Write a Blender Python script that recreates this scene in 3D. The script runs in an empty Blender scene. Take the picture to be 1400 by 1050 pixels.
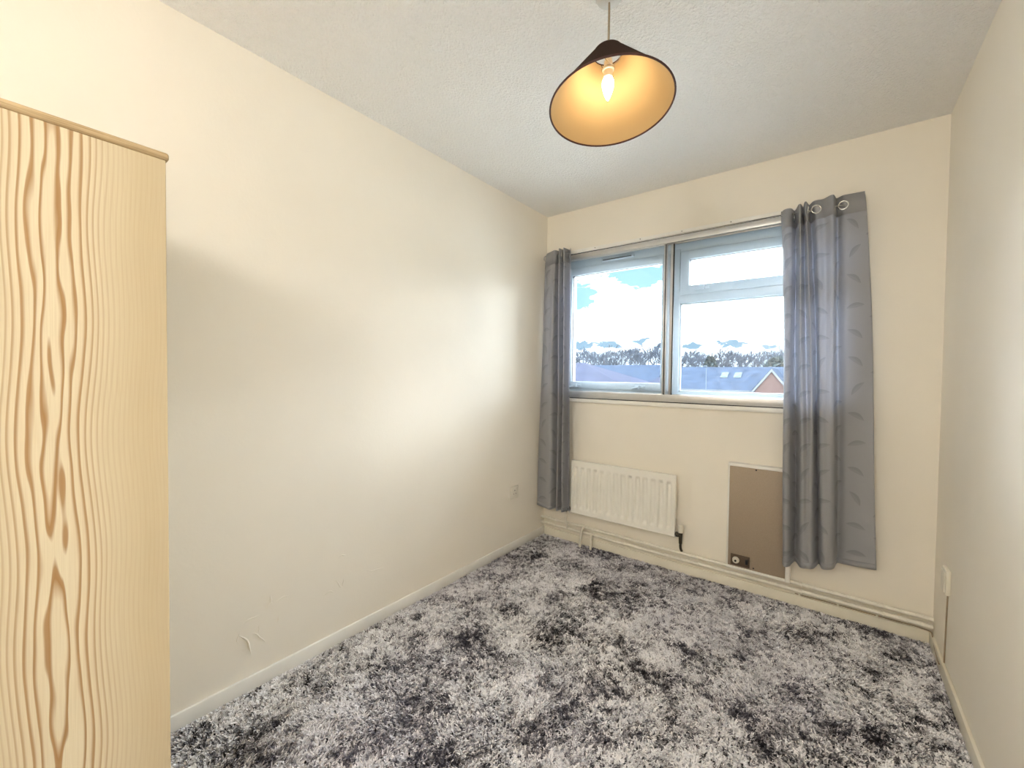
import bpy, bmesh, math, random
import numpy as np
from mathutils import Vector, Matrix

random.seed(7); rng = np.random.default_rng(7)
S = bpy.context.scene
COL = S.collection

# ------------------------------------------------------------------ camera
W, H, NEAR = 2.125, 2.40, -4.60          # room width, height, wall behind the camera
cam_d = bpy.data.cameras.new('camera'); cam = bpy.data.objects.new('camera', cam_d); COL.objects.link(cam)
cam_d.sensor_width = 36.0; cam_d.lens = 574.95 / 1400 * 36.0; cam_d.clip_start = 0.01; cam_d.clip_end = 2000
cr, cu, cf = Vector((.79355, .60840, .01116)), Vector((-.02353, .01235, .99965)), Vector((-.60805, .79353, -.02412))
cam.matrix_world = Matrix(((cr.x, cu.x, -cf.x, 1.7398), (cr.y, cu.y, -cf.y, -2.6885), (cr.z, cu.z, -cf.z, 1.2209), (0, 0, 0, 1)))
S.camera = cam

# ------------------------------------------------------------------ exposure
S.view_settings.view_transform = 'Standard'; S.view_settings.look = 'None'
S.view_settings.exposure = 1.30; S.view_settings.gamma = 1.0; S.view_settings.use_curve_mapping = False
S.cycles.max_bounces = 12; S.cycles.diffuse_bounces = 9; S.cycles.transparent_max_bounces = 16
S.cycles.sample_clamp_indirect = 20

LAMP_PENDANT, FILL_GLOBE = 20.0, 14.5      # emission of the pendant bulb and the added fill lamp
GX, GY, GZL = 1.35, -3.95, 2.14

# ------------------------------------------------------------------ node helper
class NT:
    def __init__(s, tree): s.t = tree; tree.nodes.clear()
    def n(s, typ, **kw):
        nd = s.t.nodes.new(typ)
        for k, v in kw.items():
            if k == 'ins':
                for a, b in v.items():
                    if hasattr(b, 'is_output'): s.t.links.new(b, nd.inputs[a])
                    else: nd.inputs[a].default_value = b
            else: setattr(nd, k, v)
        return nd
    def m(s, op, a, b=0.0, c=0.0, clamp=False):
        nd = s.n('ShaderNodeMath', operation=op, use_clamp=clamp)
        for i, v in enumerate((a, b, c)):
            if hasattr(v, 'is_output'): s.t.links.new(v, nd.inputs[i])
            else: nd.inputs[i].default_value = v
        return nd.outputs[0]
    def mix(s, f, a, b):
        nd = s.n('ShaderNodeMix', data_type='RGBA')
        for i, v in ((0, f), (6, a), (7, b)):
            if hasattr(v, 'is_output'): s.t.links.new(v, nd.inputs[i])
            else: nd.inputs[i].default_value = v if i == 0 else (*v, 1) if len(v) == 3 else v
        return nd.outputs[2]
    def ramp(s, f, stops, interp='LINEAR'):
        nd = s.n('ShaderNodeValToRGB'); e = nd.color_ramp; e.interpolation = interp
        while len(e.elements) < len(stops): e.elements.new(0.5)
        for el, (p, c) in zip(e.elements, stops):
            el.position = p; el.color = (*c, 1) if not isinstance(c, (int, float)) else (c, c, c, 1)
        s.t.links.new(f, nd.inputs[0]); return nd.outputs[0]
    def noise(s, vec, scale, detail=3, rough=.55, dist=0.0):
        nd = s.n('ShaderNodeTexNoise'); s.t.links.new(vec, nd.inputs['Vector'])
        nd.inputs['Scale'].default_value = scale; nd.inputs['Detail'].default_value = detail
        nd.inputs['Roughness'].default_value = rough; nd.inputs['Distortion'].default_value = dist
        return nd.outputs[0]
    def mapping(s, vec, scale=(1, 1, 1), loc=(0, 0, 0)):
        nd = s.n('ShaderNodeMapping'); s.t.links.new(vec, nd.inputs[0])
        nd.inputs['Scale'].default_value = scale; nd.inputs['Location'].default_value = loc
        return nd.outputs[0]
    def link(s, a, b): s.t.links.new(a, b)

# ------------------------------------------------------------------ world: bright broken cloud
wd = bpy.data.worlds.new('sky'); S.world = wd; wd.use_nodes = True
N = NT(wd.node_tree)
SKY = 10.0
gen = N.n('ShaderNodeTexCoord').outputs['Generated']
sep = N.n('ShaderNodeSeparateXYZ', ins={0: gen}); dz = sep.outputs[2]
az = N.m('MULTIPLY', N.m('ARCTAN2', sep.outputs[0], sep.outputs[1]), 57.29578)      # degrees from the window axis
el = N.m('MULTIPLY', N.m('ARCSINE', dz), 57.29578)
cl = N.noise(N.mapping(gen, (1, 1, 2.2), (.35, .1, .0)), 4.2, 5, .55, .3)
wisp = N.noise(N.mapping(gen, (1, 1, 2.6), (.2, .4, .1)), 13.0, 5, .6, .5)
rag = N.noise(N.mapping(gen, (1, 1, 1.6), (.7, .3, .2)), 42.0, 4, .65, .4)
def spot(a0, e0, ra, re, edge=.35, amp=1.2, nz=None):
    u = N.m('DIVIDE', N.m('SUBTRACT', az, a0), ra); v = N.m('DIVIDE', N.m('SUBTRACT', el, e0), re)
    r = N.m('SQRT', N.m('ADD', N.m('MULTIPLY', u, u), N.m('MULTIPLY', v, v)))
    r = N.m('ADD', r, N.m('MULTIPLY', N.m('SUBTRACT', wisp if nz is None else nz, .5), amp))
    return N.ramp(r, [(1.0 - edge, 1.0), (1.0, 0.0)])
gap = N.ramp(cl, [(.40, 1.0), (.50, 0.0)])                               # gaps of pale blue between the clouds
gap = N.m('MAXIMUM', gap, N.m('MULTIPLY', spot(-21.0, 12.6, 6.8, 2.2, .45, 1.8), 1.0))
gap = N.m('MAXIMUM', gap, N.m('MULTIPLY', spot(-28.5, 10.0, 3.6, 1.9, .35, 1.6), 1.0))
tint = N.ramp(N.noise(N.mapping(gen, (1, 1, 3)), 9, 4), [(.3, (.9, .95, 1)), (.7, (1, 1, .98))])
white = N.mix(1.0, tint, tint)
bright = N.n('ShaderNodeVectorMath', operation='SCALE', ins={0: white, 3: SKY}).outputs[0]
blue = N.n('ShaderNodeRGB'); blue.outputs[0].default_value = (.25, .42, .43, 1)
sky = N.mix(gap, bright, blue.outputs[0])
hz = N.ramp(dz, [(.052, 1.0), (.085, 0.0)])
sky = N.mix(N.m('MULTIPLY', hz, .97), sky, (.31, .36, .40))
for c in ((-20.5, 4.65, 1.2, .95), (-28.0, 3.8, 3.6, .9), (-24.4, 3.95, 2.8, .75), (-18.0, 3.6, 1.5, .6), (-14.4, 3.8, 2.7, .75), (-9.8, 3.9, 2.6, .70), (-5.8, 3.5, 2.0, .35),
          (8, 4.2, 4, .8), (22, 3.8, 5, .7), (-42, 4.1, 5, .8), (-60, 3.8, 6, .8), (45, 4.1, 6, .8)):
    sky = N.mix(spot(*c, .55, 3.0, rag), sky, (.19, .28, .345))
bg = N.n('ShaderNodeBackground', ins={0: sky, 1: 1.0})
N.link(bg.outputs[0], N.n('ShaderNodeOutputWorld').inputs[0])

# hazy low sun from the right, shining through the window on to the left wall
sd = bpy.data.lights.new('sun', 'SUN'); sd.energy = 0.75; sd.angle = math.radians(7.0); sd.color = (1.0, .93, .80)
so = bpy.data.objects.new('sun', sd); COL.objects.link(so)
so.rotation_euler = Vector((-1.0, -.92, -.262)).to_track_quat('-Z', 'Y').to_euler(); so.location = (30, 30, 9)
# light portal in the window opening (guides sampling only, gives no light itself)
pd = bpy.data.lights.new('window_portal', 'AREA'); pd.shape = 'RECTANGLE'; pd.size = 1.68; pd.size_y = 1.03
pd.cycles.is_portal = True
po = bpy.data.objects.new('window_portal', pd); COL.objects.link(po); po.location = (.96, .30, 1.575)
po.rotation_euler = (math.radians(-90), 0, 0)

# ------------------------------------------------------------------ materials
def mat(name):
    m = bpy.data.materials.new(name); m.use_nodes = True
    return m, NT(m.node_tree)
def finish(N, shader): N.link(shader, N.n('ShaderNodeOutputMaterial').inputs[0])
def simple(name, col, rough=.5, metal=0.0, var=.06, scale=20, bump=0.0, bscale=60, spec=.5):
    m, N = mat(name); pos = N.n('ShaderNodeTexCoord').outputs['Object']
    v = N.noise(pos, scale, 4); c2 = tuple(max(0, c * (1 - var * 2)) for c in col)
    c = N.mix(N.ramp(v, [(.3, 0.0), (.7, 1.0)]), c2, col)
    b = N.n('ShaderNodeBsdfPrincipled', ins={'Base Color': c, 'Roughness': rough, 'Metallic': metal, 'Specular IOR Level': spec})
    if bump:
        bn = N.n('ShaderNodeBump', ins={'Height': N.noise(pos, bscale, 4), 'Strength': bump, 'Distance': .004}); N.link(bn.outputs[0], b.inputs['Normal'])
    finish(N, b.outputs[0]); return m
def wall_mat(name, col):
    m, N = mat(name); pos = N.n('ShaderNodeTexCoord').outputs['Object']
    n1 = N.noise(pos, 1.6, 4); n2 = N.noise(pos, 90, 3)
    c = N.mix(N.ramp(n1, [(.35, 0.0), (.65, 1.0)]), tuple(x * .97 for x in col), col)
    b = N.n('ShaderNodeBsdfPrincipled', ins={'Base Color': c, 'Roughness': .55, 'Specular IOR Level': .35})
    h = N.m('ADD', N.m('MULTIPLY', n2, .25), N.noise(pos, 9, 4))
    bn = N.n('ShaderNodeBump', ins={'Height': h, 'Strength': .18, 'Distance': .006}); N.link(bn.outputs[0], b.inputs['Normal'])
    finish(N, b.outputs[0]); return m
M = {}
M['wall'] = wall_mat('cream_emulsion', (.88, .83, .735))
def ceil_mat():
    m, N = mat('stippled_ceiling'); pos = N.n('ShaderNodeTexCoord').outputs['Object']
    n1 = N.noise(pos, 95, 3, .5, .6); n2 = N.noise(pos, 38, 2, .5, .4)
    h = N.m('ADD', N.ramp(n1, [(.42, 0.0), (.66, 1.0)]), N.m('MULTIPLY', n2, .6))
    b = N.n('ShaderNodeBsdfPrincipled', ins={'Base Color': (.94, .937, .925, 1), 'Roughness': .8, 'Specular IOR Level': .2})
    bn = N.n('ShaderNodeBump', ins={'Height': h, 'Strength': .65, 'Distance': .006}); N.link(bn.outputs[0], b.inputs['Normal'])
    finish(N, b.outputs[0]); return m
M['ceiling'] = ceil_mat()
M['gloss'] = simple('cream_gloss_paint', (.86, .82, .70), .35, 0, .03, 12, .15, 30)
M['white'] = simple('white_gloss_paint', (.87, .85, .80), .35, 0, .03, 12)
M['rose'] = simple('aged_white_plastic', (.66, .65, .62), .45)
M['rad'] = simple('radiator_enamel', (.88, .86, .79), .3, 0, .02, 10)
M['pipe'] = simple('painted_pipe', (.88, .84, .74), .4, 0, .08, 25, .3, 60)
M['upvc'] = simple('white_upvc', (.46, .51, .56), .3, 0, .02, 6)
M['alu'] = simple('aluminium', (.62, .61, .60), .38, .75, .05, 15)
M['seal_gap_dark'] = simple('dark_seal_and_gap_shade', (.03, .03, .03), .6)  # black of the seals, also used for the painted gap shade
M['brass'] = simple('tarnished_brass', (.10, .085, .06), .45, .7, .3, 120)
M['chrome'] = simple('chrome', (.75, .75, .74), .18, 1.0, .03, 10)
M['brown'] = simple('brown_enamel', (.39, .31, .23), .5, .1, .05, 160, .2, 300)
M['brown_dark'] = simple('dark_brown_plastic', (.10, .065, .04), .4)
M['black'] = simple('black_plastic', (.012, .012, .015), .35)
M['cream_plastic'] = simple('cream_plastic', (.80, .76, .66), .35)
M['cable'] = simple('old_cable', (.42, .33, .22), .5, 0, .1, 40)
M['shade_out'] = simple('brown_lampshade_fabric', (.036, .019, .013), .9, 0, .12, 300, .4, 500, spec=.08)
M['shade_in'] = simple('cream_lampshade_lining', (.52, .375, .20), .8, 0, .02, 8, spec=.1)
M['shade_rim'] = simple('lampshade_rim', (.07, .025, .022), .7)
M['cord'] = simple('lamp_cord', (.30, .24, .17), .6)
M['backing'] = simple('carpet_backing', (.05, .048, .05), .95, 0, .2, 50)

def carpet_mat():
    m, N = mat('shag_carpet')
    t = N.n('ShaderNodeAttribute', attribute_name='tone').outputs['Fac']
    r = N.n('ShaderNodeAttribute', attribute_name='tint').outputs['Fac']
    c = N.ramp(t, [(0, (.020, .019, .023)), (.28, (.13, .12, .13)), (.52, (.49, .47, .485)), (.85, (.93, .915, .93))])
    c = N.mix(N.m('MULTIPLY', r, .5), c, N.mix(.5, c, (.36, .34, .45)))
    b = N.n('ShaderNodeBsdfPrincipled', ins={'Base Color': c, 'Roughness': .9, 'Specular IOR Level': .15})
    finish(N, b.outputs[0]); return m
M['carpet'] = carpet_mat()

def glass_mat(name, dirt, tint):
    m, N = mat(name); pos = N.n('ShaderNodeTexCoord').outputs['Object']
    d = N.ramp(N.noise(N.mapping(pos, (14, 14, 2.5)), 3.0, 5, .65), [(.35, dirt * .7), (.75, dirt * 1.5)])
    tr = N.n('ShaderNodeBsdfTransparent', ins={0: (*tint, 1)})
    du = N.n('ShaderNodeBsdfTranslucent', ins={0: (.72, .84, 1.0, 1)})
    a = N.n('ShaderNodeMixShader', ins={0: d, 1: tr.outputs[0], 2: du.outputs[0]})
    gl = N.n('ShaderNodeBsdfGlossy', ins={0: (1, 1, 1, 1), 1: .02})
    fr = N.n('ShaderNodeFresnel', ins={0: 1.35})
    e = N.n('ShaderNodeMixShader', ins={0: N.m('MULTIPLY', fr.outputs[0], .8), 1: a.outputs[0], 2: gl.outputs[0]})
    finish(N, e.outputs[0]); return m
M['glass'] = glass_mat('dusty_glass', .0030, (.95, .98, 1.0))
M['glass_outer'] = glass_mat('outer_glass', .0015, (.96, .98, 1.0))

def curtain_mat():
    m, N = mat('grey_leaf_curtain')
    uv = N.n('ShaderNodeTexCoord').outputs['UV']
    sp = N.n('ShaderNodeSeparateXYZ', ins={0: uv}); u, v = sp.outputs[0], sp.outputs[1]   # metres across / up the cloth
    CW, CH = .105, .135
    us = N.m('DIVIDE', u, CW); col = N.m('FLOOR', us)
    vs = N.m('ADD', N.m('DIVIDE', v, CH), N.m('MULTIPLY', N.m('MODULO', col, 2.0), .5)); row = N.m('FLOOR', vs)
    lx = N.m('MULTIPLY', N.m('SUBTRACT', N.m('SUBTRACT', us, col), .5), CW)
    ly = N.m('MULTIPLY', N.m('SUBTRACT', N.m('SUBTRACT', vs, row), .5), CH)
    cid = N.n('ShaderNodeCombineXYZ', ins={0: col, 1: row})
    rnd = N.n('ShaderNodeTexWhiteNoise', noise_dimensions='3D', ins={'Vector': cid.outputs[0]}).outputs[0]
    ang = N.m('MULTIPLY', N.m('SUBTRACT', rnd, .5), 2.2)
    ca, sa = N.m('COSINE', ang), N.m('SINE', ang)
    rx = N.m('ADD', N.m('MULTIPLY', lx, ca), N.m('MULTIPLY', ly, sa))
    ry = N.m('SUBTRACT', N.m('MULTIPLY', ly, ca), N.m('MULTIPLY', lx, sa))
    q = N.m('DIVIDE', rx, .042); bend = N.m('MULTIPLY', N.m('MULTIPLY', q, q), .008)
    ryb = N.m('ADD', ry, bend)
    half = N.m('MULTIPLY', N.m('SUBTRACT', 1.0, N.m('MULTIPLY', q, q)), .0125)
    inside = N.m('MULTIPLY', N.m('LESS_THAN', N.m('ABSOLUTE', ryb), half), N.m('LESS_THAN', v, 1.74))
    upper = N.m('GREATER_THAN', ryb, 0.0)
    leaf = N.m('MULTIPLY', inside, N.m('ADD', .55, N.m('MULTIPLY', upper, .3)))
    weave = N.noise(N.mapping(uv, (1, 1, 1)), 420, 2)
    base = N.mix(N.ramp(weave, [(.3, 0.0), (.7, 1.0)]), (.42, .422, .435), (.51, .51, .52))
    c = N.mix(leaf, base, (.25, .25, .265))
    d = N.n('ShaderNodeBsdfPrincipled', ins={'Base Color': c, 'Roughness': .62, 'Specular IOR Level': .35, 'Sheen Weight': .15})
    tl = N.n('ShaderNodeBsdfTranslucent', ins={0: (.58, .60, .68, 1)})
    x = N.n('ShaderNodeMixShader', ins={0: .40, 1: d.outputs[0], 2: tl.outputs[0]})
    finish(N, x.outputs[0]); return m
M['curtain'] = curtain_mat()

def pine_mat(name, horizontal=False):
    m, N = mat(name)
    pos = N.n('ShaderNodeTexCoord').outputs['Object']       # object origin = world axes
    sp = N.n('ShaderNodeSeparateXYZ', ins={0: pos}); Y, Z = sp.outputs[1], sp.outputs[2]
    if horizontal:
        n = N.noise(N.mapping(pos, (60, 3, 120)), 3.0, 4, .6)
        c = N.ramp(n, [(.3, (.42, .29, .15)), (.55, (.60, .45, .26)), (.75, (.68, .53, .33))])
        b = N.n('ShaderNodeBsdfPrincipled', ins={'Base Color': c, 'Roughness': .45}); finish(N, b.outputs[0]); return m
    wob = N.noise(N.mapping(pos, (1, 7, 1)), 2.2, 1, .4)
    wav = N.noise(N.mapping(pos, (0, 0, 1)), 3.2, 0, .35)
    isl = N.noise(N.mapping(pos, (0, 20, 2.6), (0, 5, 2)), 2.0, 1, .5)
    # boards repeat every 0.30 m; heart of the nearest one at y = -2.585
    yy = N.m('SUBTRACT', N.m('MODULO', N.m('ADD', Y, 2.585 + 30.0 + .15), .30), .15)
    d = N.m('ADD', yy, N.m('MULTIPLY', N.m('SUBTRACT', wav, .5), .034))
    d = N.m('ADD', d, N.m('MULTIPLY', N.m('SUBTRACT', wob, .5), .012))
    rr = N.m('SQRT', N.m('ADD', N.m('MULTIPLY', d, d), .0005))
    near = N.ramp(N.m('ABSOLUTE', d), [(.006, 1.0), (.05, 0.0)])
    ph = N.m('ADD', N.m('MULTIPLY', rr, 135.0), N.m('MULTIPLY', N.m('MULTIPLY', isl, near), 2.6))
    ph = N.m('ADD', ph, N.m('MULTIPLY', wob, .5))
    fr = N.m('FRACT', ph)
    ring = N.ramp(fr, [(0, 0.0), (.42, .05), (.70, 1.0), (.84, .9), (.93, 0.0), (1, 0.0)])
    ad = N.m('ABSOLUTE', d)
    k = N.ramp(ad, [(0.0, 1.0), (.040, .90), (.065, .36), (.085, .13), (.13, .06)])
    fine = N.noise(N.mapping(pos, (1, 260, 4)), 2.0, 3, .6)
    light = N.mix(N.ramp(ad, [(.02, 0.0), (.13, 1.0)]), (.82, .73, .54), (.66, .555, .375))
    light = N.mix(N.m('MULTIPLY', N.ramp(fine, [(.35, 1.0), (.65, 0.0)]), .22), light, (.56, .42, .24))
    c = N.mix(N.m('MULTIPLY', ring, k), light, (.42, .235, .095))
    # two small dark knots
    b = N.n('ShaderNodeBsdfPrincipled', ins={'Base Color': c, 'Roughness': .5, 'Specular IOR Level': .3})
    bn = N.n('ShaderNodeBump', ins={'Height': N.m('MULTIPLY', ring, k), 'Strength': .12, 'Distance': .002, }); N.link(bn.outputs[0], b.inputs['Normal'])
    finish(N, b.outputs[0]); return m
M['pine'] = pine_mat('pine_panel'); M['pine_edge'] = pine_mat('pine_edge', True)
M['paint_flake'] = M['wall']
def bulb_mat():
    m, N = mat('lit_bulb'); e = N.n('ShaderNodeEmission', ins={0: (1, .80, .52, 1), 1: LAMP_PENDANT}); finish(N, e.outputs[0]); return m
M['bulb'] = bulb_mat()
# outdoors
M['slate'] = simple('grey_slate_roof', (.031, .042, .064), .8, 0, .2, 1.2, spec=0.0)
M['tile'] = simple('purple_tile_roof', (.038, .041, .060), .85, 0, .18, 1.0, spec=0.0)
M['brick'] = simple('red_brick', (.07, .045, .04), .9, 0, .15, 3, spec=0.0)
M['bargeboard'] = simple('white_bargeboard', (.085, .092, .10), .6, spec=0.0)
M['far_glass'] = simple('far_window_glass', (.04, .07, .12), .6, spec=.1)
M['bark'] = simple('bare_branches', (.045, .052, .066), .9, 0, .2, 2, spec=0.0)
M['evergreen'] = simple('evergreen_foliage', (.048, .060, .060), .9, 0, .3, 2, spec=0.0)
M['bounce_ground'] = simple('pale_bounce_ground', (.60, .60, .57), .95, 0, .2, .1, spec=0.0)  # unseen ground, made pale to bounce daylight up to the ceiling
M['pole'] = simple('galvanised_pole', (.07, .085, .10), .5, spec=0.0)

# ------------------------------------------------------------------ geometry helpers
def tag(o, label=None, cat=None, group=None, kind=None):
    if label: o['label'] = label
    if cat: o['category'] = cat
    if group: o['group'] = group
    if kind: o['kind'] = kind
    return o
def empty(name, loc=(0, 0, 0)):
    o = bpy.data.objects.new(name, None); COL.objects.link(o); o.location = loc; o.empty_display_size = .05; return o
def link_mesh(name, me, m, parent=None, smooth=False):
    me.materials.append(m)
    if smooth:
        me.polygons.foreach_set('use_smooth', [True] * len(me.polygons))
        try: me.set_sharp_from_angle(angle=math.radians(40))
        except Exception: pass
    o = bpy.data.objects.new(name, me); COL.objects.link(o)
    if parent is not None:
        o.parent = parent
        off = parent.location.copy(); p = parent.parent
        while p is not None: off += p.location; p = p.parent
        o.location = -off          # meshes are written in world coordinates
    return o
class B:
    def __init__(s): s.bm = bmesh.new()
    def box(s, lo, hi, bev=0.0, seg=2):
        c = [(a + b) / 2 for a, b in zip(lo, hi)]; d = [abs(b - a) for a, b in zip(lo, hi)]
        r = bmesh.ops.create_cube(s.bm, size=1.0); vs = r['verts']
        for v in vs: v.co = Vector((c[0] + v.co.x * d[0], c[1] + v.co.y * d[1], c[2] + v.co.z * d[2]))
        if bev:
            es = list({e for v in vs for e in v.link_edges})
            bmesh.ops.bevel(s.bm, geom=es, offset=min(bev, min(d) * .45), segments=seg, affect='EDGES', profile=.5)
        return s
    def tube(s, pts, r, n=10, cap=True):
        pts = [Vector(p) for p in pts]; rs = r if isinstance(r, (list, tuple)) else [r] * len(pts)
        rings = []; up = None
        for i, p in enumerate(pts):
            t = ((pts[min(i + 1, len(pts) - 1)] - pts[max(i - 1, 0)])).normalized()
            if up is None: up = Vector((0, 0, 1)) if abs(t.z) < .9 else Vector((1, 0, 0))
            a = t.cross(up)
            if a.length < 1e-5: a = t.cross(Vector((0, 1, 0)))
            a.normalize(); b = a.cross(t).normalized(); up = b
            rings.append([s.bm.verts.new(p + rs[i] * (math.cos(2 * math.pi * k / n) * a + math.sin(2 * math.pi * k / n) * b)) for k in range(n)])
        for i in range(len(rings) - 1):
            for k in range(n): s.bm.faces.new((rings[i][k], rings[i][(k + 1) % n], rings[i + 1][(k + 1) % n], rings[i + 1][k]))
        if cap:
            s.bm.faces.new(rings[0][::-1]); s.bm.faces.new(rings[-1])
        return s
    def lathe(s, prof, mat4=None, n=32, closed=False):
        mat4 = mat4 or Matrix.Identity(4); rings = []
        for r, z in prof:
            if r < 1e-6: rings.append([s.bm.verts.new(mat4 @ Vector((0, 0, z)))])
            else: rings.append([s.bm.verts.new(mat4 @ Vector((r * math.cos(2 * math.pi * k / n), r * math.sin(2 * math.pi * k / n), z))) for k in range(n)])
        pairs = list(zip(rings, rings[1:])) + ([(rings[-1], rings[0])] if closed else [])
        for a, b in pairs:
            for k in range(n):
                k2 = (k + 1) % n
                if len(a) == 1 and len(b) == 1: continue
                if len(a) == 1: s.bm.faces.new((a[0], b[k2], b[k]))
                elif len(b) == 1: s.bm.faces.new((a[k], a[k2], b[0]))
                else: s.bm.faces.new((a[k], a[k2], b[k2], b[k]))
        return s
    def prism(s, poly, vec):
        """extrude a polygon (list of 3D points) along vec"""
        a = [s.bm.verts.new(Vector(p)) for p in poly]; b = [s.bm.verts.new(Vector(p) + Vector(vec)) for p in poly]
        s.bm.faces.new(a); s.bm.faces.new(b[::-1]); n = len(a)
        for k in range(n): s.bm.faces.new((a[k], b[k], b[(k + 1) % n], a[(k + 1) % n]))
        return s
    def build(s, name, m, parent=None, smooth=False):
        bmesh.ops.recalc_face_normals(s.bm, faces=s.bm.faces)
        me = bpy.data.meshes.new(name); s.bm.to_mesh(me); s.bm.free()
        return link_mesh(name, me, m, parent, smooth)
def torus_prof(R, r, n=10): return [(R + r * math.cos(2 * math.pi * k / n), r * math.sin(2 * math.pi * k / n)) for k in range(n)]
def frame_to(p, nrm):
    q = Vector(nrm).normalized().to_track_quat('Z', 'Y'); return Matrix.Translation(Vector(p)) @ q.to_matrix().to_4x4()
def arc_path(pts, r=.03, seg=6):
    """polyline with rounded corners"""
    pts = [Vector(p) for p in pts]; out = [pts[0]]
    for a, b, c in zip(pts, pts[1:], pts[2:]):
        u, v = (a - b).normalized(), (c - b).normalized(); rr = min(r, (a - b).length * .45, (c - b).length * .45)
        p0, p1 = b + u * rr, b + v * rr
        for k in range(seg + 1):
            t = k / seg; out.append(p0.lerp(b, t).lerp(b.lerp(p1, t), t))
    out.append(pts[-1]); return out

# ------------------------------------------------------------------ room shell
T = .28
OX0, OX1, OZ0, OZ1 = .10, 1.82, 1.055, 2.09        # window opening
tag(B().box((-.1, NEAR - .1, -.12), (W + .1, T, -.004)).build('floor', M['backing']), kind='structure')
tag(B().box((-.1, NEAR - .1, H), (W + .1, T, H + .12)).build('ceiling', M['ceiling']), kind='structure')
wl = tag(B().box((-.1, NEAR - .1, -.004), (0, T, H)).build('wall_left', M['wall']), kind='structure')
tag(B().box((W, NEAR - .1, -.004), (W + .1, T, H)).build('wall_right', M['wall']), kind='structure')
tag(B().box((0, NEAR - .1, -.004), (W, NEAR, H)).build('wall_front', M['wall']), kind='structure')
b = B()
b.box((0, 0, -.004), (OX0, T, H)); b.box((OX1, 0, -.004), (W, T, H)); b.box((OX0, 0, -.004), (OX1, T, OZ0)); b.box((OX0, 0, OZ1), (OX1, T, H))
tag(b.build('wall_back', M['wall']), kind='structure')
HS, TS = .063, .012
tag(B().box((0, NEAR, 0), (TS, 0, HS), .004).build('baseboard_left', M['white'], smooth=True), kind='structure')
tag(B().box((W - TS, NEAR, 0), (W, 0, HS), .004).build('baseboard_right', M['gloss'], smooth=True), kind='structure')
tag(B().box((TS, -.014, 0), (W - TS, 0, HS), .004).build('baseboard_back', M['gloss'], smooth=True), kind='structure')

# cracked and blistered paint low on the left wall
def ridge(p0, bulge, p1, w):
    b = B(); pts = []
    for k in range(9):
        t = k / 8; y = p0[0] + (p1[0] - p0[0]) * t; z = p0[1] + (p1[1] - p0[1]) * t
        L = math.hypot(p1[0] - p0[0], p1[1] - p0[1]); ny, nz = -(p1[1] - p0[1]) / L, (p1[0] - p0[0]) / L
        o = bulge * math.sin(math.pi * t) + .002 * math.sin(9 * t + 31 * p0[0])
        pts.append((-.0006, y + ny * o, z + nz * o))
    b.tube(pts, [max(.0008, 1.5 * w * (1 - abs(2 * k / 8 - 1) ** 2)) for k in range(9)], 6)
    return b.build('paint_crack', M['wall'], wl, True)
for a in [((-2.075, .235), .012, (-2.035, .135), .0032), ((-2.06, .27), .006, (-2.0, .278), .002), ((-1.985, .30), -.012, (-1.965, .345), .003),
          ((-1.985, .30), .006, (-1.955, .305), .0035), ((-1.95, .305), .004, (-1.89, .31), .002), ((-2.03, .22), .006, (-1.985, .16), .0024),
          ((-2.005, .21), .004, (-2.0, .245), .002), ((-1.945, .215), -.006, (-1.935, .25), .002), ((-1.75, .25), .008, (-1.70, .245), .003),
          ((-1.69, .30), -.006, (-1.655, .245), .0022), ((-1.655, .25), .004, (-1.65, .29), .0018), ((-1.68, .39), .005, (-1.64, .392), .0022),
          ((-1.54, .285), -.01, (-1.44, .265), .0022), ((-2.08, .20), .004, (-2.07, .25), .0016)]:
    ridge(*a)

# ------------------------------------------------------------------ window: outer white frame
w1 = tag(empty('window_1', (.96, .13, OZ0)), kind='structure')
YF, YB = .105, .17
b = B()
b.box((OX0, YF, OZ0), (OX0 + .045, YB, OZ1), .004); b.box((OX1 - .045, YF, OZ0), (OX1, YB, OZ1), .004)
b.box((OX0 + .03, YF, 2.005), (OX1 - .03, YB, OZ1), .004); b.box((OX0 + .03, YF, OZ0), (OX1 - .03, YB, 1.118), .004)
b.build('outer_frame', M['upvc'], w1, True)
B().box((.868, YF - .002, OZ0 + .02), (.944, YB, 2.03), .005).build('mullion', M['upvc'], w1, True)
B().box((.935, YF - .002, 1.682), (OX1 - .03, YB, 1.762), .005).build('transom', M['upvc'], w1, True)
def sash(name, x0, x1, z0, z1, wd, y0, y1, parent):
    b = B()
    b.box((x0, y0, z0), (x0 + wd, y1, z1), .005); b.box((x1 - wd, y0, z0), (x1, y1, z1), .005)
    b.box((x0 + wd * .8, y0, z0), (x1 - wd * .8, y1, z0 + wd), .005); b.box((x0 + wd * .8, y0, z1 - wd), (x1 - wd * .8, y1, z1), .005)
    o = b.build(name, M['upvc'], parent, True)
    g = B()
    s = .006
    g.box((x0 + wd - s, y0 + .012, z0 + wd - s), (x0 + wd + .001, y0 + .03, z1 - wd + s)); g.box((x1 - wd - .001, y0 + .012, z0 + wd - s), (x1 - wd + s, y0 + .03, z1 - wd + s))
    g.box((x0 + wd, y0 + .012, z0 + wd - s), (x1 - wd, y0 + .03, z0 + wd + .001)); g.box((x0 + wd, y0 + .012, z1 - wd - .001), (x1 - wd, y0 + .03, z1 - wd + s))
    g.build('gasket', M['seal_gap_dark'], o)
    B().box((x0 + wd - .004, y0 + .018, z0 + wd - .004), (x1 - wd + .004, y0 + .024, z1 - wd + .004)).build('pane', M['glass_outer'], o)
    return o
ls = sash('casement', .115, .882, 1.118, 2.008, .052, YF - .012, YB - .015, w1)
fs = sash('fanlight', .946, 1.79, 1.735, 2.008, .055, YF - .012, YB - .015, w1)
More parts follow.
